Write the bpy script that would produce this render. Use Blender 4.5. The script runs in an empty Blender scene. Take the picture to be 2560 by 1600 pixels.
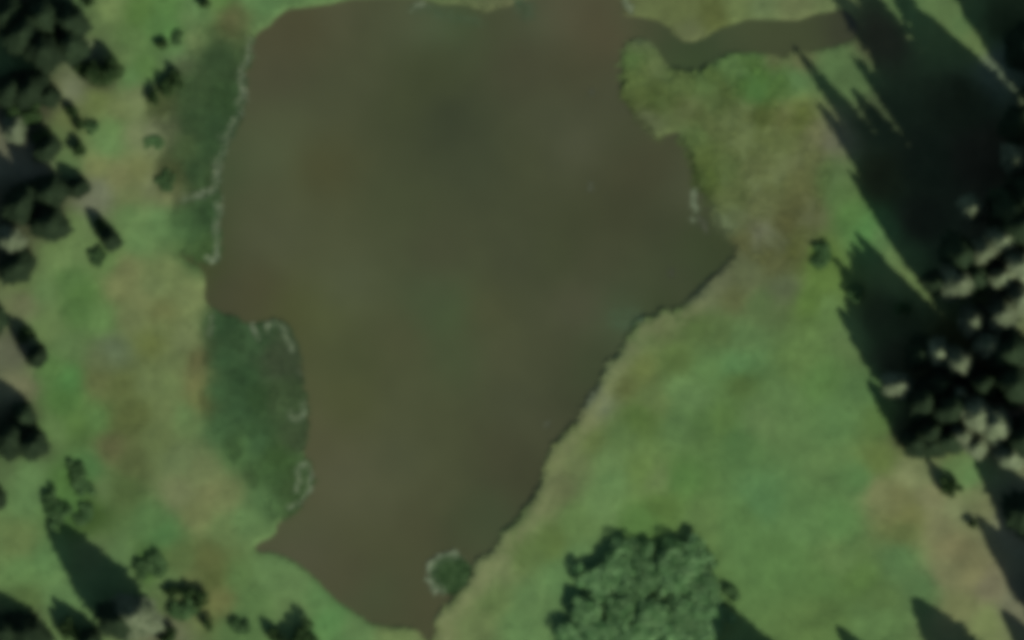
import bpy, math
import numpy as np
from mathutils import Vector
rng = np.random.default_rng(7)
R = math.radians
S = 16.0                                   # pixels of the survey grid per metre

# ------------------------------------------------------------------ camera, sky, sun, exposure
scn = bpy.context.scene
col = scn.collection
ALT = 2500.0
cam_d = bpy.data.cameras.new('camera'); cam = bpy.data.objects.new('camera', cam_d); col.objects.link(cam)
cam.location = (0, 0, ALT); cam.rotation_euler = (0, 0, 0)
cam_d.sensor_width = 36; cam_d.lens = 36 * ALT / 160.0
cam_d.clip_start = 10; cam_d.clip_end = 20000
scn.camera = cam
SUN_EL, SUN_AZ = 36.0, 142.0
w = bpy.data.worlds.new("World"); scn.world = w; w.use_nodes = True
wn = w.node_tree.nodes; bg = wn['Background']
sky = wn.new('ShaderNodeTexSky'); sky.sky_type = 'NISHITA'; sky.sun_disc = False
sky.sun_elevation = R(SUN_EL); sky.sun_rotation = R(SUN_AZ)
w.node_tree.links.new(sky.outputs[0], bg.inputs[0]); bg.inputs[1].default_value = 0.08
sd = bpy.data.lights.new('sun', 'SUN'); sd.energy = 4.2; sd.angle = R(0.5); sd.color = (1.0, 0.965, 0.91)
sun = bpy.data.objects.new('sun', sd); col.objects.link(sun)
sv = Vector((math.sin(R(SUN_AZ)) * math.cos(R(SUN_EL)), math.cos(R(SUN_AZ)) * math.cos(R(SUN_EL)), math.sin(R(SUN_EL))))
sun.rotation_euler = sv.to_track_quat('Z', 'Y').to_euler(); sun.location = sv * 300
scn.view_settings.view_transform = 'Standard'; scn.view_settings.look = 'None'
scn.view_settings.gamma = 1; scn.view_settings.exposure = 0.55; scn.view_settings.use_curve_mapping = False
scn.render.engine = 'CYCLES'
scn.cycles.filter_width = 8.0             # a soft, long-range survey lens
K = np.array([1.33, 1.36, 1.60])          # picture value of a white horizontal surface in full sun

def lin(c):
    c = np.asarray(c, float) / 255.0
    return np.where(c <= .04045, c / 12.92, ((c + .055) / 1.055) ** 2.4)
def alb(c): return lin(c) / K             # surface colour that shows as this tone in full sun
def wp(x, y): return ((x - 1280) / S, (800 - y) / S)

# ------------------------------------------------------------------ helpers
def tag(o, label=None, cat=None, group=None, kind=None):
    if label: o['label'] = label
    if cat: o['category'] = cat
    if group: o['group'] = group
    if kind: o['kind'] = kind
    return o
def empty(name, loc, rz=0):
    o = bpy.data.objects.new(name, None); o.empty_display_size = .5
    o.location = loc; o.rotation_euler = (0, 0, rz); col.objects.link(o); return o
def npmesh(name, V, F, C=None, smooth=False):
    V = np.asarray(V, np.float32); F = np.asarray(F, np.int32); k = F.shape[1]
    me = bpy.data.meshes.new(name); me.vertices.add(len(V)); me.vertices.foreach_set('co', V.ravel())
    me.loops.add(F.size); me.loops.foreach_set('vertex_index', F.ravel())
    me.polygons.add(len(F)); me.polygons.foreach_set('loop_start', np.arange(0, F.size, k, dtype=np.int32))
    me.polygons.foreach_set('loop_total', np.full(len(F), k, np.int32))
    me.polygons.foreach_set('use_smooth', np.full(len(F), smooth))
    if C is not None:
        a = me.attributes.new('tone', 'FLOAT_COLOR', 'POINT')
        c4 = np.ones((len(V), 4), np.float32); c4[:, :3] = C
        a.data.foreach_set('color', c4.ravel())
    me.update(calc_edges=True); me.validate(); return me
def link(name, me, mat, parent=None):
    o = bpy.data.objects.new(name, me)
    if mat and not me.materials: me.materials.append(mat)
    col.objects.link(o); o.parent = parent; return o

def in_poly(P, x, y):
    P = np.asarray(P, float); ins = np.zeros(x.shape, bool)
    x1, y1 = P[:, 0], P[:, 1]; x2, y2 = np.roll(x1, -1), np.roll(y1, -1)
    for a, b, c, d in zip(x1, y1, x2, y2):
        if b == d: continue
        hit = ((b > y) != (d > y)) & (x < (c - a) * (y - b) / (d - b) + a); ins ^= hit
    return ins
def poly_sd(P, x, y):                      # signed distance, positive outside
    P = np.asarray(P, float); best = np.full(x.shape, 1e18)
    Q = np.roll(P, -1, axis=0)
    for (a, b), (c, d) in zip(P, Q):
        ex, ey = c - a, d - b; L = ex * ex + ey * ey + 1e-9
        t = np.clip(((x - a) * ex + (y - b) * ey) / L, 0, 1)
        dd = (x - a - t * ex) ** 2 + (y - b - t * ey) ** 2
        best = np.minimum(best, dd)
    s = np.sqrt(best); return np.where(in_poly(P, x, y), -s, s)
def smooth_poly(P, n=2):
    P = np.asarray(P, float)
    for _ in range(n):
        Q = np.roll(P, -1, axis=0); P = np.stack([P * .75 + Q * .25, P * .25 + Q * .75], 1).reshape(-1, 2)
    return P
def vnoise(x, y, seed, scale):             # value noise, -1..1
    r = np.random.default_rng(seed); T = r.random((256, 256)) * 2 - 1
    u, v = x / scale + 1000.5, y / scale + 1000.5
    i, j = np.floor(u).astype(int), np.floor(v).astype(int); f, g = u - i, v - j
    f = f * f * (3 - 2 * f); g = g * g * (3 - 2 * g)
    a = T[i % 256, j % 256]; b = T[(i + 1) % 256, j % 256]; c = T[i % 256, (j + 1) % 256]; d = T[(i + 1) % 256, (j + 1) % 256]
    return (a * (1 - f) + b * f) * (1 - g) + (c * (1 - f) + d * f) * g
def fbm(x, y, seed, scale, o=3):
    s = 0; amp = 1; tot = 0
    for k in range(o):
        s = s + amp * vnoise(x, y, seed + k, scale / 2 ** k); tot += amp; amp *= .55
    return s / tot
def field(pts, x, y, soft=24.0, p=2.2):
    P = np.asarray(pts, float); C = P[:, 2:5]
    out = np.zeros(x.shape + (3,)); W = np.zeros(x.shape)
    for (a, b), c in zip(P[:, :2], C):
        q = 1.0 / ((x - a) ** 2 + (y - b) ** 2 + soft * soft) ** p
        W += q; out += q[..., None] * c
    return out / W[..., None]

# ------------------------------------------------------------------ plan of the place (survey grid)
LAKE = [(690,42),(715,22),(760,24),(795,12),(850,2),(950,-8),(1060,-4),(1100,14),(1160,8),(1200,28),(1255,20),(1300,6),(1330,-8),(1400,-28),
 (1500,-30),(1535,-6),(1560,10),(1545,40),(1600,46),(1660,62),(1700,98),(1725,106),(1755,98),(1790,75),(1830,62),(1870,48),(1920,52),(1990,54),(2020,42),(2060,30),
 (2110,24),(2150,70),(2110,112),(2020,130),(1990,120),(1965,145),(1930,136),(1900,132),(1850,126),(1820,130),(1795,150),(1755,172),(1720,178),
 (1665,168),(1645,125),(1625,92),(1590,88),(1570,105),(1562,150),(1556,200),(1556,235),(1575,262),(1600,300),(1625,325),(1640,345),(1668,335),
 (1695,330),(1712,360),(1732,400),(1735,440),(1742,466),(1768,486),(1790,540),(1802,573),(1836,582),(1842,625),(1822,650),(1790,680),(1752,710),(1736,735),
 (1702,768),(1684,778),(1662,764),(1640,780),(1605,793),(1582,815),(1562,845),(1544,882),(1512,905),(1502,945),(1482,982),(1455,1018),(1440,1050),
 (1410,1082),(1380,1112),(1364,1140),(1362,1180),(1340,1228),(1300,1282),(1275,1308),(1250,1330),(1242,1362),(1205,1392),(1185,1398),(1180,1440),
 (1140,1488),(1115,1512),(1082,1545),(1090,1585),(1075,1610),(1055,1592),(1042,1572),(930,1562),(908,1548),(870,1520),(830,1488),(790,1448),
 (758,1420),(720,1396),(688,1384),(640,1378),(642,1362),(690,1345),(696,1305),(722,1290),(742,1270),(772,1245),(786,1212),(780,1172),(764,1140),
 (768,1090),(772,1040),(768,1000),(754,960),(750,920),(756,890),(745,850),(725,815),(700,800),(670,802),(650,812),(620,802),(590,795),(560,780),
 (530,765),(512,745),(512,700),(500,670),(470,650),(448,630),(490,642),(525,660),(546,655),(550,600),(550,560),(542,520),(552,500),(548,470),
 (545,420),(560,390),(575,350),(590,320),(606,290),(614,240),(610,180),(626,160),(628,110),(640,90),(655,74),(672,66)]
LAKE = smooth_poly(LAKE, 1)
BED_A = [(560,58),(620,78),(630,100),(627,160),(612,180),(614,240),(606,290),(590,320),(575,350),(560,390),(547,420),(550,480),(545,500),(550,600),
 (546,655),(520,660),(455,630),(432,560),(430,510),(440,485),(410,462),(388,430),(400,385),(424,335),(372,310),(370,235),(420,190),(460,150),(488,100),(505,62)]
BED_B = [(515,768),(560,786),(590,798),(640,808),(680,802),(722,818),(745,870),(753,930),(766,1000),(768,1080),(762,1150),(780,1172),(786,1212),
 (770,1245),(722,1288),(690,1305),(655,1285),(640,1235),(600,1175),(560,1120),(520,1080),(502,1000),(504,920),(505,850)]
DIRT = [(2175,1215),(2260,1165),(2330,1168),(2385,1192),(2420,1200),(2470,1240),(2560,1310),(2640,1370),(2640,1460),(2540,1360),(2430,1310),(2440,1360),
 (2490,1450),(2560,1540),(2600,1640),(2440,1640),(2360,1500),(2310,1420),(2280,1340),(2200,1280)]
WOOD_E = [(2120,-60),(2125,60),(2040,150),(2050,230),(2085,400),(2295,720),(2110,625),(2110,800),(2290,1160),(2420,1195),(2480,1240),(2700,1420),(2700,-60)]
WOOD_W = [(-60,-60),(205,-60),(205,120),(150,150),(130,230),(190,290),(150,330),(190,430),(215,470),(180,590),(95,640),(80,700),(20,740),(110,900),(60,960),(110,1150),(0,1200),(-60,1200)]

LAND = """20,130,78,104,76 80,140,78,106,72 200,20,66,90,62 230,60,86,108,76 280,20,104,126,80 350,30,80,112,58 420,20,80,116,64 500,20,88,120,76 560,10,84,116,64
620,10,88,122,76 660,20,84,118,76 660,50,82,108,76 330,90,84,112,66 300,150,88,112,70 390,60,76,110,62 430,80,80,120,66 440,130,84,118,72 360,170,80,112,62 330,190,84,118,72 470,60,86,112,76
475,100,98,116,76 345,240,108,122,84 300,280,100,114,74 290,320,94,126,76 270,360,96,128,80 330,330,112,124,88 390,330,112,122,92 180,230,106,116,92 250,260,96,112,66
170,300,90,104,64 140,250,90,100,68 40,350,96,100,82 50,390,100,104,86 150,340,84,104,78 210,130,96,110,84 220,60,80,100,78 580,40,88,90,60 600,30,80,90,56 90,420,98,102,84 170,410,86,112,78 250,420,110,120,78
300,440,112,118,80 350,430,104,112,72 380,460,104,114,82 420,480,104,112,78 250,480,104,112,92 330,490,100,112,74 220,500,100,106,88 200,620,98,124,84 190,560,92,116,80
330,540,94,124,78 400,560,88,120,78 350,600,92,122,78 450,560,84,116,80 480,600,84,118,76 150,640,100,126,84 270,650,90,118,70 320,680,106,114,76 420,680,102,118,76
180,700,80,112,64 210,730,80,114,62 60,720,92,112,84 100,730,90,118,80 60,750,100,106,78 300,720,104,112,74 380,720,100,116,76 350,750,108,118,78 480,740,108,122,80
400,780,100,108,68 330,800,100,112,74 200,780,76,108,60 250,800,90,122,72 120,820,96,120,82 170,870,86,112,70 40,880,86,92,74 50,970,104,108,82 130,930,80,114,64
170,950,76,120,66 160,1000,74,110,58 260,900,90,104,70 280,880,90,106,80 250,950,90,100,62 300,960,84,96,56 380,850,94,106,60 400,820,96,110,70 460,850,102,116,78
450,900,98,114,74 430,960,98,116,74 370,960,96,112,72 240,1050,80,112,64 310,1050,82,94,54 340,1030,82,94,54 280,1120,90,94,62 330,1150,80,92,56 420,1030,100,116,74
460,1040,92,118,74 490,960,100,104,66 500,1000,96,104,64 485,905,82,84,54 400,1100,92,108,68 450,1150,98,116,78 500,1180,102,116,78 120,1080,92,122,74 200,1060,76,106,56 220,1170,74,112,66
70,1170,90,122,86 20,1160,76,98,76 80,1230,90,122,82 180,1220,76,112,60 190,1270,70,106,56 250,1220,86,108,68 310,1230,74,94,54 450,1230,104,114,80 520,1240,108,116,78
560,1250,106,118,78 380,1300,78,110,66 410,1330,74,112,66 500,1290,100,110,72 560,1320,94,116,78 610,1300,88,118,80 50,1360,98,118,72 60,1420,88,120,72 110,1400,84,118,72
150,1500,88,120,76 60,1500,80,104,60 140,1560,90,116,76 240,1380,84,106,70 300,1400,84,112,74 330,1450,88,114,78 450,1400,82,102,60 420,1450,90,116,76 400,1500,82,104,78
400,1570,96,102,80 480,1460,92,104,64 540,1450,84,96,54 520,1400,86,96,56 600,1450,84,112,66 550,1500,98,104,64 640,1500,84,114,68 600,1560,80,110,66 670,1450,92,122,78
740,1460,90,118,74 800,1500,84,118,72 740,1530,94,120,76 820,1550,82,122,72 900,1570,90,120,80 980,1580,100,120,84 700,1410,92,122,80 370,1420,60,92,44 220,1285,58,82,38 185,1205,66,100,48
1440,10,78,82,60 1480,25,84,88,66 1600,30,92,104,66 1700,30,92,104,64 1720,80,90,100,68 1640,40,90,102,64 1780,40,80,90,50 1850,20,96,112,70 1900,15,92,110,74
1990,20,98,110,74 2080,10,96,112,74 1560,30,80,84,58 1600,110,92,108,76 1590,150,84,112,66 1590,200,92,112,66 1620,170,92,108,68 1590,240,84,100,58 1700,200,88,108,66
1640,260,74,92,50 1620,290,84,94,66 1760,200,84,108,62 1830,160,86,116,72 1880,150,82,114,64 1930,150,90,100,66 1950,200,84,118,66 1990,200,88,122,78 1900,200,80,118,62 1890,230,70,106,56 1800,250,76,94,54
1830,300,98,114,76 1870,300,96,110,72 1900,300,76,90,48 1960,300,98,108,68 2000,290,94,108,60 2050,330,106,112,82 2070,350,104,108,88 1720,280,84,96,60 1780,320,92,106,68
1850,360,98,112,72 1750,340,86,108,66 1950,350,98,112,72 2030,390,102,112,76 1760,400,88,106,60 1765,440,74,92,48 1820,420,88,106,66 1880,430,98,110,74 1940,440,102,114,76 2000,450,98,106,70
2080,440,84,108,80 2100,480,84,112,66 2130,540,80,116,64 2170,580,76,120,68 2200,590,84,116,84 2250,640,94,120,86 2270,690,96,118,84 2000,500,94,100,66 2020,540,94,101,72
1970,560,86,90,58 1840,500,92,106,68 1900,520,100,110,76 1900,580,102,108,88 1860,600,92,98,66 1930,600,90,98,72 2010,590,88,98,62 1940,650,88,94,60 2000,630,84,92,54
1830,560,96,110,80 2040,640,86,118,56 2060,700,90,118,60 2020,750,84,112,56 1870,700,92,102,72 1800,700,98,106,78 1900,760,82,104,66 1840,740,88,96,62 1750,740,96,106,78
1960,720,82,94,68 2070,780,88,116,68 2130,830,92,118,88 2000,160,96,104,70 2080,170,84,112,80 2120,195,82,108,76 1700,780,92,112,72 1640,800,92,112,84 1600,830,94,116,86 1560,880,102,118,80 1530,930,106,120,84 1490,1000,100,112,92
1460,1040,108,116,82 1430,1080,104,118,76 1390,1150,106,118,78 1560,960,86,96,56 1600,920,94,108,62 1650,820,90,102,66 1740,810,80,102,58 1800,830,82,104,62 1860,850,86,114,72
1690,900,82,104,58 1770,930,88,120,72 1840,920,82,120,78 1860,900,84,120,86 1700,980,92,122,76 1740,1000,90,120,80 1630,1000,92,112,68 1850,955,76,100,54 1700,1060,82,112,68
1760,1060,78,108,62 1900,1050,92,120,76 1600,1050,84,110,58 1800,1050,86,116,64 1850,1100,78,112,66 1950,1000,88,118,72 2050,950,86,120,68 2000,900,90,118,68 2150,980,80,112,68
2200,1060,88,118,66 2100,1050,88,122,74 1550,1100,88,114,68 1520,1150,98,126,84 1530,1200,98,130,88 1500,1260,98,128,84 1600,1180,92,118,66 1640,1200,98,120,76 1700,1200,82,118,64
1480,1100,92,110,64 1440,1150,98,112,74 1400,1220,96,106,72 1350,1260,98,110,74 1320,1300,94,114,74 1250,1400,106,120,82 1200,1450,106,120,82 1150,1520,98,114,74 1100,1560,108,120,80
1300,1380,88,110,64 1380,1350,86,108,60 1440,1300,90,118,70 1450,1400,90,122,80 1400,1450,88,122,76 1330,1500,88,118,74 1300,1560,92,124,80 1230,1500,90,112,68 1200,1560,98,116,74
1600,1300,82,116,62 1650,1270,84,112,58 1750,1300,88,116,68 1850,1300,86,120,70 1900,1250,82,120,76 2000,1300,86,120,72 2100,1300,86,122,72 1950,1400,84,118,68 2050,1450,84,116,66
2150,1450,84,114,62 2100,1400,92,120,72 2250,1400,82,114,74 2300,1470,80,110,74 2200,1500,80,106,62 2050,1550,88,116,66 2200,1550,86,116,70 2150,1200,84,120,72 2200,1150,92,112,62
2200,1230,112,120,82 2280,1190,112,122,86 2250,1250,106,112,74 2270,1290,104,110,68 2330,1250,112,116,84 2350,1310,110,114,82 2380,1370,112,112,80 2370,1430,108,112,80
2430,1440,108,110,78 2470,1470,106,106,84 2400,1520,108,116,78 2470,1550,104,118,76 2530,1520,100,104,84 2430,1230,104,116,80 2460,1260,108,116,82 2520,1290,106,112,90
2550,1310,110,116,94 2380,1180,90,118,86 2310,1165,108,120,84 2420,1200,94,130,92 2260,1330,92,106,64 2390,1260,108,118,84 2320,40,90,116,76 2360,80,90,112,84 2400,60,84,112,78 2440,110,92,114,84 2490,165,96,112,92
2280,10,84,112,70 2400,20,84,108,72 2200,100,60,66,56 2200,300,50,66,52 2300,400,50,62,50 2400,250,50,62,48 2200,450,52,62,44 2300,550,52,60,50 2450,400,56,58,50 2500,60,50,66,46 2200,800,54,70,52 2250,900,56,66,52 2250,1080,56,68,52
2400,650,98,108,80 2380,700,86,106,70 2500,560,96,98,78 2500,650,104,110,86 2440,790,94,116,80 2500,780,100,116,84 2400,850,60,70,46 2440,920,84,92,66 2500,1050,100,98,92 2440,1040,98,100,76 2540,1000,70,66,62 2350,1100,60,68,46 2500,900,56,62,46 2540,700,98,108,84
450,150,78,92,66 540,150,64,88,56 480,230,70,94,60 560,250,58,84,50 480,300,62,86,54 540,320,58,84,56 420,320,90,100,72 400,270,84,96,60 470,370,78,98,72 520,370,66,94,64 490,430,60,86,54 430,440,78,86,52 520,440,62,84,50 520,540,60,88,54 480,560,78,110,72 510,620,72,98,56 470,620,84,110,66
560,820,52,80,50 560,900,58,88,56 600,950,50,78,48 540,980,62,94,60 620,850,54,80,50 600,1020,58,88,56 560,1060,66,98,62 640,1000,52,80,46 700,900,60,74,52 700,1000,62,82,58 640,1100,58,88,54 680,1200,66,96,56 700,1150,60,88,48 740,1100,64,82,54 730,1220,62,86,50 660,1250,76,106,66 600,1120,72,104,62"""
WATER = """700,100,76,74,52 760,60,74,72,48 850,40,82,82,60 900,60,70,74,50 1000,30,76,80,56 1050,60,80,86,62 1100,60,74,88,62 1150,40,64,78,48 1250,60,70,74,50
1330,50,76,82,60 1420,40,84,82,62 1480,50,80,76,54 1530,90,80,72,52 1300,150,68,68,48 1450,180,70,70,48 1100,170,66,72,46 1130,300,56,62,42 1060,180,62,68,42
1000,250,66,72,46 900,200,74,78,54 800,250,74,78,54 700,200,72,72,52 720,300,78,84,58 680,400,78,86,60 800,420,74,74,46 650,500,80,84,58 620,580,82,84,62
700,600,80,84,60 800,620,78,82,56 860,720,80,86,62 820,780,82,88,54 730,780,76,80,46 640,720,72,70,46 570,720,68,68,48 1000,500,70,76,50 1200,400,64,70,48
1100,650,70,72,50 1300,400,68,72,48 1450,350,80,82,62 1400,300,72,76,54 1550,250,72,74,54 1560,330,70,74,50 1600,400,72,72,50 1600,450,66,66,44 1550,550,62,64,42
1650,560,62,66,44 1700,480,76,80,58 1450,560,64,68,44 1500,650,70,72,50 1400,650,66,72,46 1300,650,68,72,50 1750,620,60,70,42 1800,620,58,66,38 1700,700,66,70,50
1750,680,56,68,40 1600,720,68,74,50 1650,760,52,62,34 1450,760,80,80,60 1560,780,70,86,60 1130,780,68,86,54 1080,750,70,80,54 1200,780,76,76,50 1000,850,76,78,52
900,900,74,80,50 1150,900,70,80,52 1250,900,76,78,54 1400,900,68,70,48 1460,930,60,70,44 1430,1000,62,66,44 1350,1050,72,74,52 1300,1000,70,74,52 880,1000,78,82,50
1000,1000,76,80,54 1100,1050,72,76,50 1000,1150,78,82,58 850,1180,86,86,64 800,1120,80,80,54 1150,1150,74,78,52 1250,1150,72,72,50 1300,1180,62,64,42 870,1230,86,88,64
800,1240,82,82,58 950,1250,80,82,58 1100,1250,78,80,54 1220,1290,66,76,50 1150,1300,64,72,46 750,1320,78,84,56 760,1360,80,78,60 900,1350,76,78,52 1000,1400,74,76,50
1050,1330,74,74,50 880,1430,78,76,54 950,1480,72,82,54 1000,1480,66,68,46 1050,1520,76,74,50 1000,1540,70,74,48 1900,80,68,76,48 2020,90,66,74,46 2100,80,56,58,42 1830,95,70,78,52
1780,120,58,70,46 1680,120,58,68,44 1640,70,64,70,46 1700,160,60,78,44 1760,150,52,68,36 1570,60,82,84,60 1960,110,68,74,48 560,440,66,78,50 570,560,64,72,44 500,660,66,76,40"""
def parse(t): return [tuple(float(v) for v in q.split(',')) for q in t.split()]
LAND, WATER = parse(LAND), parse(WATER)
for q in [(70,70),(130,60),(30,30),(170,90),(80,220),(110,260),(70,290),(60,500),(120,540),(130,470),(40,650),(50,1060),(80,1110),(60,1560),(262,188)]: LAND.append((*q, 56, 60, 44))  # brown duff tone under western trees, with their soft dark shade painted in
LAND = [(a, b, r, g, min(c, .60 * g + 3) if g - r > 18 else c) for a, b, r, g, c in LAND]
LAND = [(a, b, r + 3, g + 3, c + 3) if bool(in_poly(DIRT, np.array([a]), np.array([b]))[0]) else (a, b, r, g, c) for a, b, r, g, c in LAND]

_in = lambda P, a, b: bool(in_poly(P, np.array([a]), np.array([b]))[0])
LAND = [(a, b, r * 1.2, g * 1.12, c * .95) if _in(WOOD_E, a, b) and g < 72 else (a, b, r * .86, g * .89, c * .87) if _in(BED_A, a, b) else (a, b, r, g, c) for a, b, r, g, c in LAND]

# ------------------------------------------------------------------ materials
def mat_new(name):
    m = bpy.data.materials.new(name); m.use_nodes = True; return m, m.node_tree.nodes, m.node_tree.links, m.node_tree.nodes['Principled BSDF']
def tone_mat(name, scales=((.35, .10), (1.6, .10)), rough=.95, bump=.5, bdist=.12, spec=.15):
    m, n, l, b = mat_new(name)
    at = n.new('ShaderNodeAttribute'); at.attribute_name = 'tone'
    tc = n.new('ShaderNodeNewGeometry'); cur = at.outputs['Color']; first = None
    for s, a in scales:
        nz = n.new('ShaderNodeTexNoise'); nz.inputs['Scale'].default_value = s; nz.inputs['Detail'].default_value = 5
        l.new(tc.outputs['Position'], nz.inputs['Vector'])
        mr = n.new('ShaderNodeMapRange'); mr.inputs[1].default_value = .3; mr.inputs[2].default_value = .7
        mr.inputs[3].default_value = 1 - a; mr.inputs[4].default_value = 1 + a; l.new(nz.outputs['Fac'], mr.inputs[0])
        mx = n.new('ShaderNodeVectorMath'); mx.operation = 'SCALE'; l.new(cur, mx.inputs[0]); l.new(mr.outputs[0], mx.inputs['Scale']); cur = mx.outputs[0]
        first = nz
    l.new(cur, b.inputs['Base Color']); b.inputs['Roughness'].default_value = rough; b.inputs['Specular IOR Level'].default_value = spec
    if bump:
        bp = n.new('ShaderNodeBump'); bp.inputs['Strength'].default_value = bump; bp.inputs['Distance'].default_value = bdist
        l.new(first.outputs['Fac'], bp.inputs['Height']); l.new(bp.outputs[0], b.inputs['Normal'])
    return m
def leaf_mat(name, dark, light, scale=1.2, rough=.8, trans=.0):
    m, n, l, b = mat_new(name)
    tc = n.new('ShaderNodeNewGeometry'); nz = n.new('ShaderNodeTexNoise'); nz.inputs['Scale'].default_value = scale; nz.inputs['Detail'].default_value = 4
    l.new(tc.outputs['Position'], nz.inputs['Vector'])
    rp = n.new('ShaderNodeValToRGB'); rp.color_ramp.elements[0].position = .35; rp.color_ramp.elements[1].position = .65
    rp.color_ramp.elements[0].color = (*dark, 1); rp.color_ramp.elements[1].color = (*light, 1)
    l.new(nz.outputs['Fac'], rp.inputs[0])
    oi = n.new('ShaderNodeObjectInfo'); mr = n.new('ShaderNodeMapRange'); mr.inputs[3].default_value = .8; mr.inputs[4].default_value = 1.2
    l.new(oi.outputs['Random'], mr.inputs[0])
    mx = n.new('ShaderNodeVectorMath'); mx.operation = 'SCALE'; l.new(rp.outputs[0], mx.inputs[0]); l.new(mr.outputs[0], mx.inputs['Scale'])
    l.new(mx.outputs[0], b.inputs['Base Color']); b.inputs['Roughness'].default_value = rough; b.inputs['Specular IOR Level'].default_value = .06
    return m
M_ground = tone_mat('meadow_turf')
M_grass = tone_mat('grass_blades', ((.8, .08),), bump=0)
M_water = tone_mat('murky_water', ((.06, .05), (.25, .03)), rough=.3, bump=.05, bdist=.02, spec=.3)
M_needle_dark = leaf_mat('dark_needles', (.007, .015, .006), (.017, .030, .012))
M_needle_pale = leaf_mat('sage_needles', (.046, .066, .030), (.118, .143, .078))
M_leaf_dark = leaf_mat('dark_shrub_leaves', (.016, .036, .010), (.036, .066, .020))
M_thicket = leaf_mat('thicket_foliage', (.052, .120, .038), (.100, .185, .070), .7)
M_leaf_mid = leaf_mat('shrub_leaves', (.026, .060, .018), (.055, .105, .036), .9)
M_bark = leaf_mat('bark', (.06, .045, .032), (.12, .095, .07), 3)
M_reed = leaf_mat('pale_sedge', (.125, .165, .088), (.180, .220, .128))
M_reed_dim = leaf_mat('drowned_sedge', (.060, .070, .040), (.095, .105, .065))
M_weed = leaf_mat('water_weed', (.028, .055, .024), (.060, .098, .050), .9)

# ------------------------------------------------------------------ terrain: one sheet cut into its covers
def axis(lo, hi, step):
    core = np.arange(lo, hi + 1e-6, step); ext = []; d = step; e = hi
    while e < 4000: d *= 1.35; e += d; ext.append(e)
    neg = []; d = step; e = lo
    while e > -4000: d *= 1.35; e -= d; neg.append(e)
    return np.array(neg[::-1] + list(core) + ext)
ax, ay = axis(-88, 88, .42), axis(-58, 58, .42)
X, Y = np.meshgrid(ax, ay); PX, PY = X * S + 1280, 800 - Y * S
def land_height(PX, PY):
    X, Y = (PX - 1280) / S, (800 - PY) / S
    wob = fbm(PX, PY, 11, 60) * 6 + fbm(PX, PY, 17, 24, 2) * 1.6
    sdl = (poly_sd(LAKE, PX, PY) + wob) / S
    bed = 1 / (1 + np.exp(np.clip(np.minimum(poly_sd(BED_A, PX, PY), poly_sd(BED_B, PX, PY)) / 12, -30, 30)))
    hb = (.44 + .14 * np.clip((PX - 900) / 500, 0, 1) + .24 * fbm(PX, PY, 23, 80, 2)) * (1 - .5 * np.clip((220 - PY) / 60, 0, 1) * (PX > 1450)) * (1 - bed) + .12 * bed
    z = np.where(sdl > 0, hb * (1 - np.exp(-np.maximum(sdl, 0) / .5)) + .012 * np.clip(sdl, 0, 60), -np.minimum(1.8, -sdl * .8) - .02)
    z = z + np.where(sdl > 0, (fbm(X, Y, 31, 9, 4) * .30 + fbm(X, Y, 41, 2.4, 2) * .07) * np.clip(sdl / 3, 0, 1) * (1 - .8 * bed), 0)
    return z, sdl, bed
Z, SDL, BED = land_height(PX, PY)
cx, cy = np.clip(PX, -60, 2620), np.clip(PY, -60, 1660)
wx = cx + fbm(PX, PY, 51, 70) * 12; wy = cy + fbm(PX, PY, 57, 70) * 12
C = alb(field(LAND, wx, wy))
n1 = fbm(X, Y, 61, 5, 3); n2 = fbm(X, Y, 67, 1.6, 2)
C = C * (1 + .05 * n1 + .05 * n2)[..., None]
C[..., 0] *= 1 + .02 * fbm(X, Y, 71, 7, 2)
# trampled pale margin along the southeast bank
side = (PX > 1080) & (PY > 800 - (PX - 1500) * .2)
mg = np.where(side, np.exp(-((SDL - 1.9 - .8 * fbm(X, Y, 75, 6, 2)) / 1.3) ** 2), 0)[..., None] * .75
C = C * (1 - mg) + alb((112, 121, 85)) * (1 + .06 * n2)[..., None] * mg
C = C * (1 - BED * (.04 - .28 * fbm(X, Y, 77, 2.8, 3)))[..., None]
mud = np.clip(1 - np.abs(SDL) / .35, 0, 1)[..., None] * (1 - .3 * BED[..., None])
C = C * (1 - .45 * mud) + alb((62, 66, 42)) * .45 * mud
C = np.where((SDL < -.1)[..., None], alb((60, 60, 42)), C)
V = np.stack([X, Y, Z], -1).reshape(-1, 3); Cf = C.reshape(-1, 3)
ny, nx = X.shape
idx = np.arange(nx * ny).reshape(ny, nx)
F = np.stack([idx[:-1, :-1], idx[:-1, 1:], idx[1:, 1:], idx[1:, :-1]], -1).reshape(-1, 4)
fx = PX.ravel()[F].mean(1); fy = PY.ravel()[F].mean(1); fs = SDL.ravel()[F].mean(1)
cls = np.zeros(len(F), int)
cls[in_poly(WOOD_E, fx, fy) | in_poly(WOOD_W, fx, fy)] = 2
cls[in_poly(DIRT, fx, fy)] = 1
cls[in_poly(BED_A, fx, fy) | in_poly(BED_B, fx, fy)] = 3
cls[fs < -.15] = 4
for k, nm in enumerate(['meadow', 'bare_earth', 'forest_floor', 'marsh_ground', 'lake_bed']):
    f = F[cls == k]
    if not len(f): continue
    u, inv = np.unique(f, return_inverse=True)
    o = link(nm, npmesh(nm, V[u], inv.reshape(f.shape), Cf[u], True), M_ground); tag(o, kind='structure')

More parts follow.
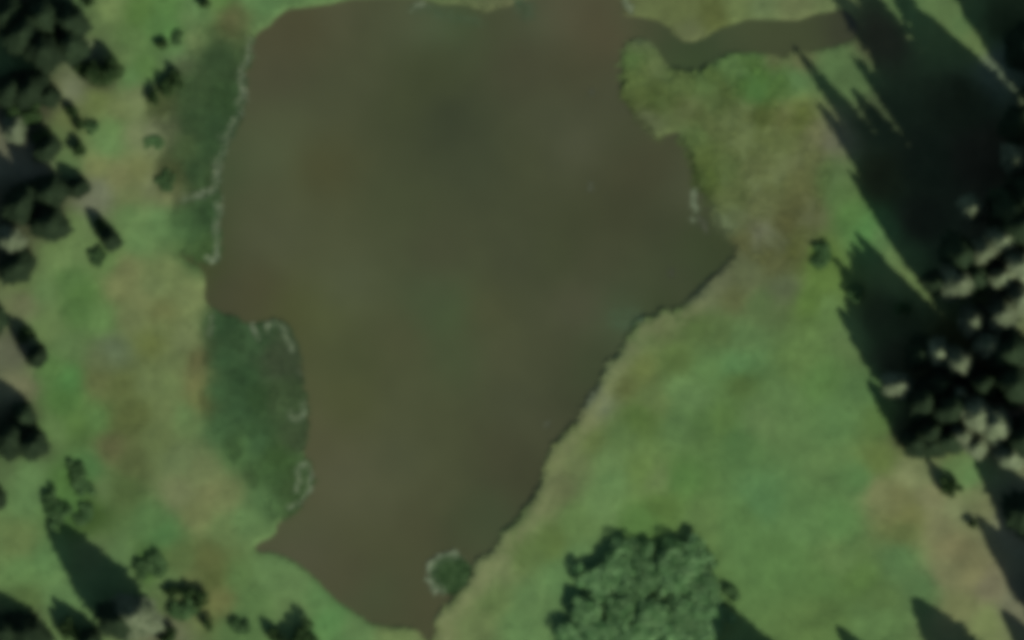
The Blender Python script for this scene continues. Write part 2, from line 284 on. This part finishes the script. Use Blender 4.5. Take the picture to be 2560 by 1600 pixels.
# water sheet at level 0, its outline just inside the bank
gx, gy = np.arange(-54, 58, .8), np.arange(-54, 56, .8)
WX, WY = np.meshgrid(gx, gy); wpx, wpy = WX * S + 1280, 800 - WY * S
sdw = poly_sd(LAKE, wpx, wpy)
wc = alb(field(WATER, wpx + fbm(wpx, wpy, 81, 90) * 14, wpy + fbm(wpx, wpy, 87, 90) * 14, soft=75, p=2.0))
wc = wc * np.array([.87, .90, .88]) * (1 + .05 * fbm(WX, WY, 91, 9, 3))[..., None]
mi = np.arange(WX.size).reshape(WX.shape); WF = np.stack([mi[:-1, :-1], mi[:-1, 1:], mi[1:, 1:], mi[1:, :-1]], -1).reshape(-1, 4)
keep = sdw.ravel()[WF].min(1) < 26; WF = WF[keep]
u, inv = np.unique(WF, return_inverse=True)
lake = link('lake', npmesh('lake', np.stack([WX, WY, WX * 0], -1).reshape(-1, 3)[u], inv.reshape(WF.shape), wc.reshape(-1, 3)[u], True), M_water)
tag(lake, kind='structure')

def ground_z(x, y):
    z, s, b = land_height(np.array([float(x)]), np.array([float(y)])); return float(z[0])

# ------------------------------------------------------------------ foliage meshes (unit size, scaled per plant)
def tri_soup(T): return T.reshape(-1, 3), np.arange(T.shape[0] * 3).reshape(-1, 3)
def conifer_mesh(seed):
    r = np.random.default_rng(seed); T = []
    lv = 30; ph0, ph1 = r.random(2) * 6.28
    for i in range(lv):
        t = (i + r.random() * .6) / lv; z = .10 + .88 * t; rad = (1 - t) ** .58 * (1.0 if t > .12 else .8) + .03
        nb = int(19 - 9 * t); a0 = r.random() * 6.28
        for k in range(nb):
            a = a0 + 6.283 * k / nb + r.normal() * .18; L = rad * (.78 + .28 * r.random()) * (1 + .14 * math.sin(2 * a + ph0) + .12 * math.sin(5 * a + ph1 + 4 * t)); d = np.array([math.cos(a), math.sin(a), 0]); s = np.array([-d[1], d[0], 0])
            zt = z - .05 * L * (.4 + 1.6 * r.random()) ; zb = z + .012
            c = np.array([0, 0, zb]); tip = d * L + [0, 0, zt]; wd = (.13 + .1 * r.random()) * L + .02
            m = d * L * .55 + np.array([0, 0, (zb + zt) / 2 + .006])
            T += [[c, m + s * wd, m - s * wd * 0 ], [c, m, m - s * wd], [m, m + s * wd, tip], [m, tip, m - s * wd]]
            for q in (-1, 1):
                b0 = d * L * .45 + np.array([0, 0, (zb + zt) / 2]); e = b0 + (d * .55 + s * q * .8) * L * .5 + [0, 0, -.02 * L]
                T += [[b0, b0 + d * L * .25, e]]
    T += [[[.03, 0, .93], [-.02, .03, .93], [0, 0, 1.0]], [[-.02, -.03, .93], [.03, 0, .93], [0, 0, 1.0]], [[-.02, .03, .93], [-.02, -.03, .93], [0, 0, 1.0]]]
    return npmesh('conifer_crown', *tri_soup(np.array(T, float)))
def trunk_mesh(n=8, r0=.07, r1=.01, h=.97):
    a = np.arange(n) * 6.2832 / n; V = []; F = []
    hs = [0, .04, .4, .7, h]; rs = [r0 * 1.5, r0, r0 * .7, r0 * .4, r1]
    for z, r in zip(hs, rs): V += [[math.cos(t) * r, math.sin(t) * r, z] for t in a]
    for k in range(len(hs) - 1):
        for i in range(n): F.append([k * n + i, k * n + (i + 1) % n, (k + 1) * n + (i + 1) % n, (k + 1) * n + i])
    return npmesh('trunk', V, F, smooth=True)
def bush_mesh(seed, n=3200, lob=12, flat=1.0):
    r = np.random.default_rng(seed)
    c = np.stack([r.normal(0, .38, lob), r.normal(0, .38, lob), .4 + .15 * (1 - flat) + r.random(lob) * .3 * flat], 1); rr = .24 + r.random(lob) * .22
    k = r.integers(0, lob, n); d = r.normal(size=(n, 3)); d /= np.linalg.norm(d, axis=1)[:, None]
    p = c[k] + d * rr[k][:, None] * (.78 + .26 * r.random(n))[:, None]; p[:, 2] = np.abs(p[:, 2])
    nn = d + r.normal(size=(n, 3)) * .45; nn /= np.linalg.norm(nn, axis=1)[:, None]
    t = np.cross(nn, r.normal(size=(n, 3))); t /= np.linalg.norm(t, axis=1)[:, None]; b = np.cross(nn, t)
    s = (.03 + .04 * r.random(n))[:, None]
    Q = np.stack([p - t * s - b * s * .6, p + t * s - b * s * .6, p + t * s * .7 + b * s, p - t * s * .7 + b * s], 1)
    return npmesh('bush_foliage', Q.reshape(-1, 3), np.arange(n * 4).reshape(-1, 4))
def stems_mesh(seed):
    r = np.random.default_rng(seed); V = []; F = []
    for k in range(6):
        a = k * 1.05 + r.random(); e = np.array([math.cos(a) * .35, math.sin(a) * .35, .6]); s = np.array([-math.sin(a), math.cos(a), 0]) * .025; q = np.array([0, 0, .03])
        i = len(V); V += [list(s), list(-s), list(q), list(e + s * .3), list(e - s * .3), list(e + q * .3)]
        F += [[i, i + 1, i + 4, i + 3], [i + 1, i + 2, i + 5, i + 4], [i + 2, i, i + 3, i + 5]]
    return npmesh('stems', V, F)
CON = [conifer_mesh(100 + i) for i in range(6)]; CON_P = [m.copy() for m in CON]
TR = trunk_mesh(); BU = [bush_mesh(200 + i) for i in range(5)]; BU_D = [m.copy() for m in BU]; BU_T = [bush_mesh(260 + i, 4200, 26, .3) for i in range(5)]; ST = stems_mesh(3)

def conifer(x, y, h, r, kind, label):
    X, Y = wp(x, y); z = ground_z(x, y); rz = rng.random() * 6.28
    t = empty('conifer_tree', (X, Y, z - .1), rz); tag(t, label, 'tree', 'conifers around the lake')
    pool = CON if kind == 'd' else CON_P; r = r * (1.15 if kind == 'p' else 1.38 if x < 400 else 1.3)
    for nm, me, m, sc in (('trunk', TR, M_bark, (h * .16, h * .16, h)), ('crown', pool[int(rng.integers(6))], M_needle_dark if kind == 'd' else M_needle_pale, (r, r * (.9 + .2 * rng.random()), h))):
        o = link(nm, me, m, t); o.scale = sc
    return t
def bush(x, y, h, r, kind, label, group='shrubs around the lake', name='shrub', cat='shrub'):
    X, Y = wp(x, y); z = ground_z(x, y)
    t = empty(name, (X, Y, max(z, -.05) - .05), rng.random() * 6.28); tag(t, label, cat, group)
    i = int(rng.integers(5))
    if kind == 'm': h *= .7; r *= 1.4
    pm = {'m': (BU, M_leaf_mid), 'd': (BU_D, M_leaf_dark), 't': (BU_T, M_thicket)}[kind]; a = link('foliage', pm[0][i], pm[1], t); a.scale = (r, r * (.85 + .3 * rng.random()), h)
    b = link('stem', ST, M_bark, t); b.scale = (r, r, h)
    return t

# ------------------------------------------------------------------ conifers
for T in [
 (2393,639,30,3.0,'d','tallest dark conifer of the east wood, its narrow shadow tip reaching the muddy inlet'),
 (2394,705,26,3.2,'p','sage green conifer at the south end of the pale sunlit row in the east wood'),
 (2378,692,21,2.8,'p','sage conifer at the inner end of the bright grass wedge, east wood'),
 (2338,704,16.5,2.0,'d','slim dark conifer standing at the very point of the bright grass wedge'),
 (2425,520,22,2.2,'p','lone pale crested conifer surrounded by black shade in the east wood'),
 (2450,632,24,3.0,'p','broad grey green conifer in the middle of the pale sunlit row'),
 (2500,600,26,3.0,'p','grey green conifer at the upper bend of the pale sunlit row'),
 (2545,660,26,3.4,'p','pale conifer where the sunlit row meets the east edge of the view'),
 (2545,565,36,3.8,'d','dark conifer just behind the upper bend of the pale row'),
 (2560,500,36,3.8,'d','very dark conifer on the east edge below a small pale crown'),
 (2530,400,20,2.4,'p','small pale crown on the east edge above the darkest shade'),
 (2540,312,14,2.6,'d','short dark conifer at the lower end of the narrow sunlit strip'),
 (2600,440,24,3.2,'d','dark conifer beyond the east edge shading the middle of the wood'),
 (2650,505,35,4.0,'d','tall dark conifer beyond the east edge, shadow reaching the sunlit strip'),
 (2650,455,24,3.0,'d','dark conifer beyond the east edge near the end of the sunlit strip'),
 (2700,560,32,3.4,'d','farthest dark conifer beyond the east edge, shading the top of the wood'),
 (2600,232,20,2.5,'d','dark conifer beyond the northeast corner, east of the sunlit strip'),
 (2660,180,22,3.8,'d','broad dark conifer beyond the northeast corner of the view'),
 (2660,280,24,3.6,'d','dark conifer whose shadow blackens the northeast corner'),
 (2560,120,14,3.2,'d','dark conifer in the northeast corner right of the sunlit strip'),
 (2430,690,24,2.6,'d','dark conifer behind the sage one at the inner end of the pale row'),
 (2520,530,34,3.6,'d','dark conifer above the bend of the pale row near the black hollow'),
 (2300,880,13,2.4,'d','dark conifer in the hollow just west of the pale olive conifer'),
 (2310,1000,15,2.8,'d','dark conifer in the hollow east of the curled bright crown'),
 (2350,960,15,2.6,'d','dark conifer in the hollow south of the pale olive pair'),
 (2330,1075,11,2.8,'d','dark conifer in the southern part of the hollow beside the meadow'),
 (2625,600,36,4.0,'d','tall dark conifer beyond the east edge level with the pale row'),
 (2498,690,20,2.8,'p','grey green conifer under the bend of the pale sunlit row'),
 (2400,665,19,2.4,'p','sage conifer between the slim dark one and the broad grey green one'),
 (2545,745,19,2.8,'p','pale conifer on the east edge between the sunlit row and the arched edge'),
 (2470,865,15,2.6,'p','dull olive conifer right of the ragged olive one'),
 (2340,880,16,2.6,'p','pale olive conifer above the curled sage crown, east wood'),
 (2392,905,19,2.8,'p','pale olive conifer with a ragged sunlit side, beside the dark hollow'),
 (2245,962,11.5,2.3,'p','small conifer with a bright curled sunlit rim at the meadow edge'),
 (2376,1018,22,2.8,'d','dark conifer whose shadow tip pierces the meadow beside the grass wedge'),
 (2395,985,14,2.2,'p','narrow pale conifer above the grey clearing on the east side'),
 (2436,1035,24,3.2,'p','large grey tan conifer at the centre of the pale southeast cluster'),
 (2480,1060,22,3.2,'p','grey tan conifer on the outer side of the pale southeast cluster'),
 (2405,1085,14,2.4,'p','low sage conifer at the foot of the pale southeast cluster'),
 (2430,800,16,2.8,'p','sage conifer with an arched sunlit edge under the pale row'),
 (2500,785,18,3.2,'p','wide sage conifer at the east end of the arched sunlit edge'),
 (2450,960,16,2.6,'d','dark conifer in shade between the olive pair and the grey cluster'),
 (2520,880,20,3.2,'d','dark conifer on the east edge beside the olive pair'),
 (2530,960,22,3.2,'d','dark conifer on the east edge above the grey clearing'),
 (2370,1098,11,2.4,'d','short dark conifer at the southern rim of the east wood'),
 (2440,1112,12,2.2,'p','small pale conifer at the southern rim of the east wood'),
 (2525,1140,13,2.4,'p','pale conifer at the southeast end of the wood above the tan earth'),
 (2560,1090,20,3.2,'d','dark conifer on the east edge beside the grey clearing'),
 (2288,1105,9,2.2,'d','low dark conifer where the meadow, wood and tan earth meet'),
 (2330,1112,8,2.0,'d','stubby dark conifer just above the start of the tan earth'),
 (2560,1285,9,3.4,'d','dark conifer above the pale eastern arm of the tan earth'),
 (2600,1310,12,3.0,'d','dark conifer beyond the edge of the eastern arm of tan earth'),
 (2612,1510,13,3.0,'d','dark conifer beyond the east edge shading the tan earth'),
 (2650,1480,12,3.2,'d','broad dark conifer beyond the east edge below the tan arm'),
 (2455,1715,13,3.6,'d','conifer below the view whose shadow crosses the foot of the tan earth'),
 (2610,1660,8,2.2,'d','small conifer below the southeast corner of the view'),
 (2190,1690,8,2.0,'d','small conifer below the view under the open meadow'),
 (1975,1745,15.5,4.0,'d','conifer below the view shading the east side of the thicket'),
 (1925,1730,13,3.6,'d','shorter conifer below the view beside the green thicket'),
 (1455,1665,5,2.0,'d','young conifer below the view at the west foot of the thicket'),
 (335,1540,14,4.0,'p','large conifer with grey tan sunlit crown and long shadow, southwest corner'),
 (300,1550,14,2.9,'d','dark conifer on the bottom edge below the long southwest shadow'),
 (225,1600,6,1.8,'d','small dark conifer on the bottom edge left of the long shadow'),
 (180,112,9,2.6,'d','dark conifer at the southeast corner of the northwest wood'),
 (110,125,11,2.8,'d','dark conifer above the pale grass path, northwest wood'),
 (175,55,9,2.6,'d','dark conifer on the meadow side of the northwest wood'),
 (60,85,12,2.8,'d','tall dark conifer in the heart of the northwest wood'),
 (110,40,10,2.8,'d','dark conifer on the top edge of the northwest wood'),
 (20,40,10,2.6,'d','dark conifer in the very northwest corner'),
 (25,225,8,2.4,'d','dark conifer on the west edge below the pale grass path'),
 (75,225,8,2.6,'d','dark round conifer below the pale grass path, second from the west edge'),
 (120,240,5,1.8,'d','short dark conifer on the inner side of the pair below the path'),
 (120,372,6,1.8,'d','small dark green conifer between the brown copse and grey stones'),
 (40,320,5,2.2,'p','low grey conifer on the west edge above the grey ground'),
 (55,510,10,2.8,'d','large dark conifer in the west edge copse'),
 (125,560,9,2.6,'d','dark conifer on the meadow side of the west edge copse'),
 (125,480,8,2.6,'d','dark conifer at the upper corner of the west edge copse'),
 (195,470,4,1.6,'d','low brownish conifer just outside the west edge copse'),
 (30,600,8,2.4,'p','grey green conifer at the lower end of the west edge copse'),
 (45,665,6,2.4,'d','round dark conifer below the west edge copse beside the meadow'),
 (278,600,5,1.5,'d','lone small conifer with pointed shadow in the pale western meadow'),
 (95,890,6.5,1.5,'d','slim conifer casting a thin slanting shadow on the west edge'),
 (-15,800,8,2.0,'d','conifer beyond the west edge above the slim slanting one'),
 (82,1112,8,2.3,'d','dark conifer at the lower corner of the wedge shaped west copse'),
 (25,1095,8,2.8,'d','broad dark conifer on the west edge in the wedge shaped copse'),
 (60,1040,6,1.8,'d','small dark conifer at the top of the wedge shaped west copse'),
 (-10,1245,5,1.6,'d','conifer beyond the west edge below the wedge shaped copse'),
 (70,1585,6,3.0,'d','broad dark conifer in the southwest corner'),
 (15,1580,5,2.4,'d','dark conifer touching the west edge in the southwest corner'),
]: conifer(*T)

# ------------------------------------------------------------------ shrubs
for T in [
 (262,188,3.2,3.0,'d','broad dark shrub with a pointed west side on the northwest grass'),
 (208,178,2.2,1.6,'d','low dark shrub forming the western point beside the broad dark one'),
 (405,112,1.2,.8,'d','small dark shrub in the bright grass west of the upper marsh'),
 (440,95,.7,.8,'m','mid green shrub just above the small dark one in bright grass'),
 (512,10,1.8,.9,'d','small dark shrub on the top edge above the upper marsh'),
 (222,8,2.0,1.0,'d','small dark shrub on the top edge beside the northwest wood'),
 (438,198,2.0,1.3,'d','dark shrub at the upper end of the row along the marsh'),
 (412,222,2.0,1.4,'d','dark shrub in the middle of the row along the marsh'),
 (386,242,2.0,1.2,'d','dark shrub at the lower end of the row along the marsh'),
 (182,278,1.6,1.0,'d','dark shrub on the pale ground east of the brown copse'),
 (202,312,1.4,1.0,'d','dark green shrub below the one east of the brown copse'),
 (232,318,1.1,.8,'m','tiny green shrub beside the bright western grass'),
 (202,375,2.0,1.4,'d','dark shrub at the foot of the bright northwest lawn'),
 (108,345,3.0,1.8,'d','brownish dark shrub on the meadow side of the brown copse'),
 (60,290,3.0,2.8,'d','wide brownish shrub filling the brown copse'),
 (385,352,.5,1.2,'m','flat dark shrub on the pale ground by the marsh'),
 (415,455,.8,1.2,'m','brown green shrub at the inner corner of the upper marsh'),
 (245,645,1.2,1.0,'m','faint green shrub below the lone small conifer'),
 (255,560,2.0,1.0,'d','small shrub touching the lone small conifer'),
 (62,835,1.8,1.4,'d','dark shrub on the slanting shadow near the west edge'),
 (400,1410,1.4,1.5,'m','green shrub east of the long southwest shadow'),
 (355,1420,1.4,1.3,'m','green shrub against the long southwest shadow'),
 (215,1288,1.0,1.3,'m','dark shrub above the tip of the long southwest shadow'),
 (130,1245,1.6,1.2,'m','green shrub at the upper corner of the southwest scrub'),
 (150,1285,1.6,1.4,'m','green shrub directly above the long shadow tip'),
 (190,1180,1.4,1.2,'m','northern green shrub of the southwest scrub'),
 (208,1212,.9,1.2,'m','dark shrub in the middle of the southwest scrub'),
 (432,1482,1.6,1.0,'d','shrub at the west end of the curved row near the bottom'),
 (468,1484,1.8,1.2,'d','second shrub of the curved row near the bottom'),
 (503,1500,1.8,1.2,'d','shrub at the bend of the curved row near the bottom'),
 (518,1560,1.6,1.0,'d','shrub at the south end of the curved row near the bottom'),
 (460,1530,1.4,1.6,'m','grey green shrub inside the curved row near the bottom'),
 (425,1592,2.0,1.6,'d','dark shrub on the bottom edge below the curved row'),
 (685,1592,2.0,1.4,'d','dark shrub on the bottom edge, west of the pair by the lake foot'),
 (750,1602,3.0,2.6,'d','wide dark shrub on the bottom edge near the lake foot'),
 (600,1570,1.4,1.2,'m','green shrub between the curved row and the dark bottom pair'),
 (175,1570,3.0,1.8,'d','dark shrub left of the grey tan conifer in the southwest'),
 (2372,1215,3.0,1.7,'d','dark square shrub standing alone where the tan earth begins'),
 (2432,1312,1.4,.7,'d','tiny dark shrub in the tan earth beside the eastern shadow'),
 (1832,1480,1.6,1.0,'m','small shrub standing clear east of the green thicket'),
 (2060,640,1.4,1.4,'m','green shrub where the dark shadow tip touches olive grass'),
 (2140,738,2.6,1.1,'m','small lit shrub in the dark hollow beside the meadow'),
 (2255,768,3.2,1.0,'m','small lit shrub deeper in the dark hollow'),
]: bush(*T)
thick = [(1525,1402),(1590,1400),(1660,1398),(1722,1402),(1756,1450),(1540,1450),(1600,1455),(1680,1455),(1480,1440),(1462,1512),(1540,1515),(1610,1520),
         (1690,1520),(1750,1500),(1450,1580),(1510,1585),(1570,1585),(1640,1590),(1700,1590),(1770,1550)]
thl = ['at the northwest shoulder of the thicket','on the north rim, second from the west','at the middle of the north rim','on the north rim near its east end',
 'at the northeast corner of the thicket','in the second row below the northwest shoulder','near the centre of the second row','in the second row, east half','on the notched west side of the thicket',
 'on the west side below the notch','in the third row, second from the west','at the very centre of the thicket','in the third row, east half','on the east side above the dark shadow',
 'at the bottom west corner of the thicket','on the bottom edge, second from the west','on the bottom edge in the middle','on the bottom edge, east half','on the bottom edge beside the dark shadow','at the bottom east corner in shadow']
for (x, y), s in zip(thick, thl):
    bush(x + 14 + rng.normal() * 6, y + 8 + rng.normal() * 6, 2.1 + rng.random() * .5, 3.0 + rng.random() * .5, 't', 'leafy green bush ' + s, 'bushes of the green thicket', 'thicket_bush', 'bush')

# ------------------------------------------------------------------ sedge, reeds, weed and grass
def blades(P, n, rad, hgt, wid, seed, lean=.6):
    """P: (k,3) roots; n blades each; returns triangles (k*n,3,3)"""
    r = np.random.default_rng(seed); k = len(P)
    a = r.random((k, n)) * 6.283; d = np.stack([np.cos(a), np.sin(a), a * 0], -1); s = np.stack([-np.sin(a), np.cos(a), a * 0], -1)
    L = rad * (.5 + r.random((k, n)))[..., None]; b = P[:, None, :] + d * L * .25 * r.random((k, n))[..., None]
    tip = b + d * L * lean + np.array([0, 0, 1.]) * (hgt * (.6 + .6 * r.random((k, n))))[..., None]
    return np.stack([b + s * wid, b - s * wid, tip], 2).reshape(-1, 3, 3)
def along(path, step, jit, seed):
    r = np.random.default_rng(seed); out = []
    for (a, b), (c, d) in zip(path[:-1], path[1:]):
        n = max(1, int(math.hypot(c - a, d - b) / step))
        for i in range(n): t = (i + r.random()) / n; out.append((a + (c - a) * t + r.normal() * jit, b + (d - b) * t + r.normal() * jit))
    return np.array(out)
def roots(px):
    z, s, b = land_height(px[:, 0], px[:, 1]); X, Y = (px[:, 0] - 1280) / S, (800 - px[:, 1]) / S
    return np.stack([X, Y, np.maximum(z, -.04)], 1)
def reed_obj(name, px, label, cat, kind, group=None, tone=False, n=9, rad=.55, hgt=.22, wid=.13, seed=1, mat=None):
    T = blades(roots(px), n, rad, hgt, wid, seed); V_, F_ = tri_soup(T)
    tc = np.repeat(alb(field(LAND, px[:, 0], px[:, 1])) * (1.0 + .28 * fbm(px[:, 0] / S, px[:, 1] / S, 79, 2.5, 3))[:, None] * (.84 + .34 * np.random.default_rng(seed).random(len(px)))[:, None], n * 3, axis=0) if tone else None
    o = link(name, npmesh(name, V_, F_, tc), M_grass if tone else (mat or M_reed)); tag(o, label, cat, group, kind); return o
rimA = [(628,95),(622,150),(607,175),(608,235),(600,285),(583,315),(568,350),(553,385),(542,415),(545,470),(500,492),(450,496)]
rimA2 = [(545,505),(543,560),(545,600),(540,648),(515,652)]
reed_obj('sedge_fringe', along(rimA, 2.2, 5, 5), 'pale sedge fringe along the lake side of the upper marsh', 'sedge', 'stuff', 'pale sedge fringes')
reed_obj('sedge_fringe', along(rimA2, 2.2, 5, 6), 'pale sedge fringe curling round the foot of the upper marsh', 'sedge', 'stuff', 'pale sedge fringes')
for k, (path, lab) in enumerate([
 ([(668,832),(672,812),(690,806),(706,818),(718,845),(735,880)], 'pale hooked sedge tuft at the top of the lower marsh'),
 ([(630,812),(640,832),(648,850)], 'short pale sedge streak west of the hooked tuft'),
 ([(527,790),(530,815),(520,840)], 'pale sedge streak at the northwest corner of the lower marsh'),
 ([(743,934),(750,940)], 'tiny pale sedge dot on the edge of the lower marsh'),
 ([(756,1008),(764,1030),(752,1050),(730,1045),(728,1030)], 'ring of pale sedge midway down the lower marsh'),
 ([(750,1160),(770,1165),(776,1190),(774,1225),(752,1255),(722,1270)], 'long pale sedge curve at the foot of the lower marsh'),
 ([(745,1170),(748,1200),(740,1230)], 'inner pale sedge streak at the foot of the lower marsh'),
 ([(1737,470),(1734,500),(1738,530)], 'pale sedge streak in the water off the eastern bank'),
 ([(1728,545),(1738,552)], 'bright sedge dot off the eastern bank'),
 ([(1752,545),(1762,575)], 'slanting sedge streak beside the narrow eastern inlet'),
 ([(1676,675),(1680,690)], 'small sedge tuft north of the eastern bend'),
 ([(1478,225),(1480,240)], 'faint weed spot in open water below the inlet'),
 ([(1476,462),(1479,478)], 'faint weed spot in the middle east of the lake'),
 ([(1366,1062),(1376,1055)], 'pale weed spot off the southeast bank'),
 ([(1035,20),(1045,12),(1060,15)], 'pale sedge tuft on the north shore'),
 ([(1560,0),(1575,15),(1580,30)], 'pale tuft at the mouth of the muddy inlet'),
]):
    px = along(path, 1.6, 3, 20 + k)
    reed_obj('sedge_tuft', px, lab, 'sedge', None, 'pale sedge tufts in the water', n=7, rad=.45, hgt=.2, wid=.12, seed=40 + k, mat=M_reed_dim if 'faint' in lab or k in (9, 10, 13) else None)
# marsh and mats of weed
def fill(poly, n, seed, inset=0):
    P = np.array(poly, float); r = np.random.default_rng(seed); lo, hi = P.min(0), P.max(0)
    q = lo + r.random((n * 3, 2)) * (hi - lo); q = q[in_poly(P, q[:, 0], q[:, 1])]; return q[:n]
for poly, lab, sd_ in ((BED_A, 'dark green marsh plants filling the upper west bank marsh', 1), (BED_B, 'dark green marsh plants filling the lower west bank marsh', 2)):
    q = fill(poly, 2600, sd_); keepq = fbm(q[:, 0], q[:, 1], 300 + sd_, 40, 2) > -.25; q = q[keepq]
    reed_obj('marsh_plants', q, lab, 'marsh plants', 'stuff', n=8, rad=.8, hgt=.16, wid=.2, seed=60 + sd_, tone=True)
for poly, lab, sd_ in (([(1040,10),(1100,20),(1190,40),(1220,60),(1180,66),(1120,50),(1060,40),(1010,30)], 'thin green weed mat floating off the north shore', 3),
                       ([(1520,775),(1600,770),(1610,800),(1560,830),(1530,820)], 'green weed mat in the corner under the eastern bank', 4),
                       ([(1290,-5),(1330,5),(1345,40),(1310,50),(1290,30)], 'small green weed mat off the north shore', 5)):
    reed_obj('weed_mat', fill(poly, 170, sd_), lab, 'water weed', 'stuff', n=7, rad=.6, hgt=.06, wid=.14, seed=70 + sd_, mat=M_weed)
MARSH = [(1570,110),(1620,110),(1660,180),(1760,185),(1830,140),(1930,150),(1990,230),(2050,330),(2080,420),(2040,560),(1990,640),(1900,660),(1830,600),(1780,500),(1750,420),(1720,350),(1640,350),(1560,240)]
q = fill(MARSH, 3400, 8); q = q[fbm(q[:, 0], q[:, 1], 333, 34, 3) > -.08]
T = blades(roots(q), 8, .62, .20, .16, 91, lean=.9)
tq = np.repeat(alb(field(LAND, q[:, 0], q[:, 1])) * (1.0 + .22 * fbm(q[:, 0], q[:, 1], 334, 26, 3))[:, None] * np.array([1.13, 1.12, 1.04]), 24, axis=0)
tag(link('tall_grass', npmesh('tall_grass', *tri_soup(T), tq), M_grass), 'rough olive grass in clumps on the tongue of land east of the lake', 'tall grass', kind='stuff')
for k, (path, lab) in enumerate([([(1562,120),(1560,180),(1560,235),(1578,268),(1605,305),(1632,340)], 'ragged sedge edge on the western tip of the olive tongue'),
                                 ([(1700,340),(1718,375),(1736,420),(1742,466),(1768,490),(1790,545),(1805,575),(1838,590)], 'ragged sedge edge on the lake side of the olive tongue')]):
    reed_obj('sedge_edge', along(path, 3, 6, 120 + k), lab, 'sedge', 'stuff', n=8, rad=.6, hgt=.25, wid=.12, seed=130 + k, tone=True)
# islet: low mound with dark plants and a pale rim
ie = empty('reed_islet', (*wp(1128, 1436), 0)); tag(ie, 'round reed islet with a pale rim against the southern bank', 'islet')
a = np.linspace(0, 6.283, 25)[:-1]; V_ = [[0, 0, .22]]; F_ = []
for q, z in ((.5, .2), (.8, .12), (1.0, -.15)):
    V_ += [[math.cos(t) * 3.4 * q * (1 + .1 * math.sin(3 * t)), math.sin(t) * 3.1 * q * (1 + .1 * math.sin(2 * t + 1)), z] for t in a]
for i in range(24): F_.append([0, 1 + i, 1 + (i + 1) % 24, 1 + (i + 1) % 24])
me = bpy.data.meshes.new('mound')
me.from_pydata(V_, [], [[0, 1 + i, 1 + (i + 1) % 24] for i in range(24)] + [[1 + k * 24 + i, 25 + k * 24 + i, 25 + k * 24 + (i + 1) % 24, 1 + k * 24 + (i + 1) % 24] for k in range(2) for i in range(24)])
link('mound', me, M_leaf_mid, ie)
r_ = np.random.default_rng(9); n = 330; an = r_.random(n) * 6.283; ra = 2.9 * np.sqrt(r_.random(n))
P = np.stack([np.cos(an) * ra, np.sin(an) * ra, an * 0 + .12], 1)
o = link('islet_plants', npmesh('islet_plants', *tri_soup(blades(P, 8, .7, .25, .15, 5))), M_leaf_mid, ie)
an = 1.0 + r_.random(300) * 3.6; an = an[(np.sin(an * 5.3) + np.sin(an * 9.1 + 1) > -.9)]; k_ = len(an); P = np.stack([np.cos(an) * 3.05 + r_.normal(size=k_) * .34, np.sin(an) * 2.8 + r_.normal(size=k_) * .34, an * 0 + .1], 1)
o = link('sedge_rim', npmesh('sedge_rim', *tri_soup(blades(P, 8, .5, .2, .14, 6))), M_reed, ie)

# short grass tussocks over the open ground, tinted like the turf they grow from
r_ = np.random.default_rng(12); n = 26000
q = np.stack([r_.random(n) * 2700 - 70, r_.random(n) * 1740 - 70], 1)
z, s, b = land_height(q[:, 0], q[:, 1]); ok = (s > .25) & (b < .5) & ~in_poly(DIRT, q[:, 0], q[:, 1]); q = q[ok]; z = z[ok]
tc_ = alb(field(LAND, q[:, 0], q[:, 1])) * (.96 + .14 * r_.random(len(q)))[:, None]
P = np.stack([(q[:, 0] - 1280) / S, (800 - q[:, 1]) / S, z - .02], 1)
T = blades(P, 6, .5, .07, .17, 13, lean=.95)
g = link('grass', npmesh('grass', *tri_soup(T), np.repeat(tc_, 18, axis=0)), M_grass); tag(g, 'short tussocky grass over the lakeside meadow', 'grass', kind='stuff')
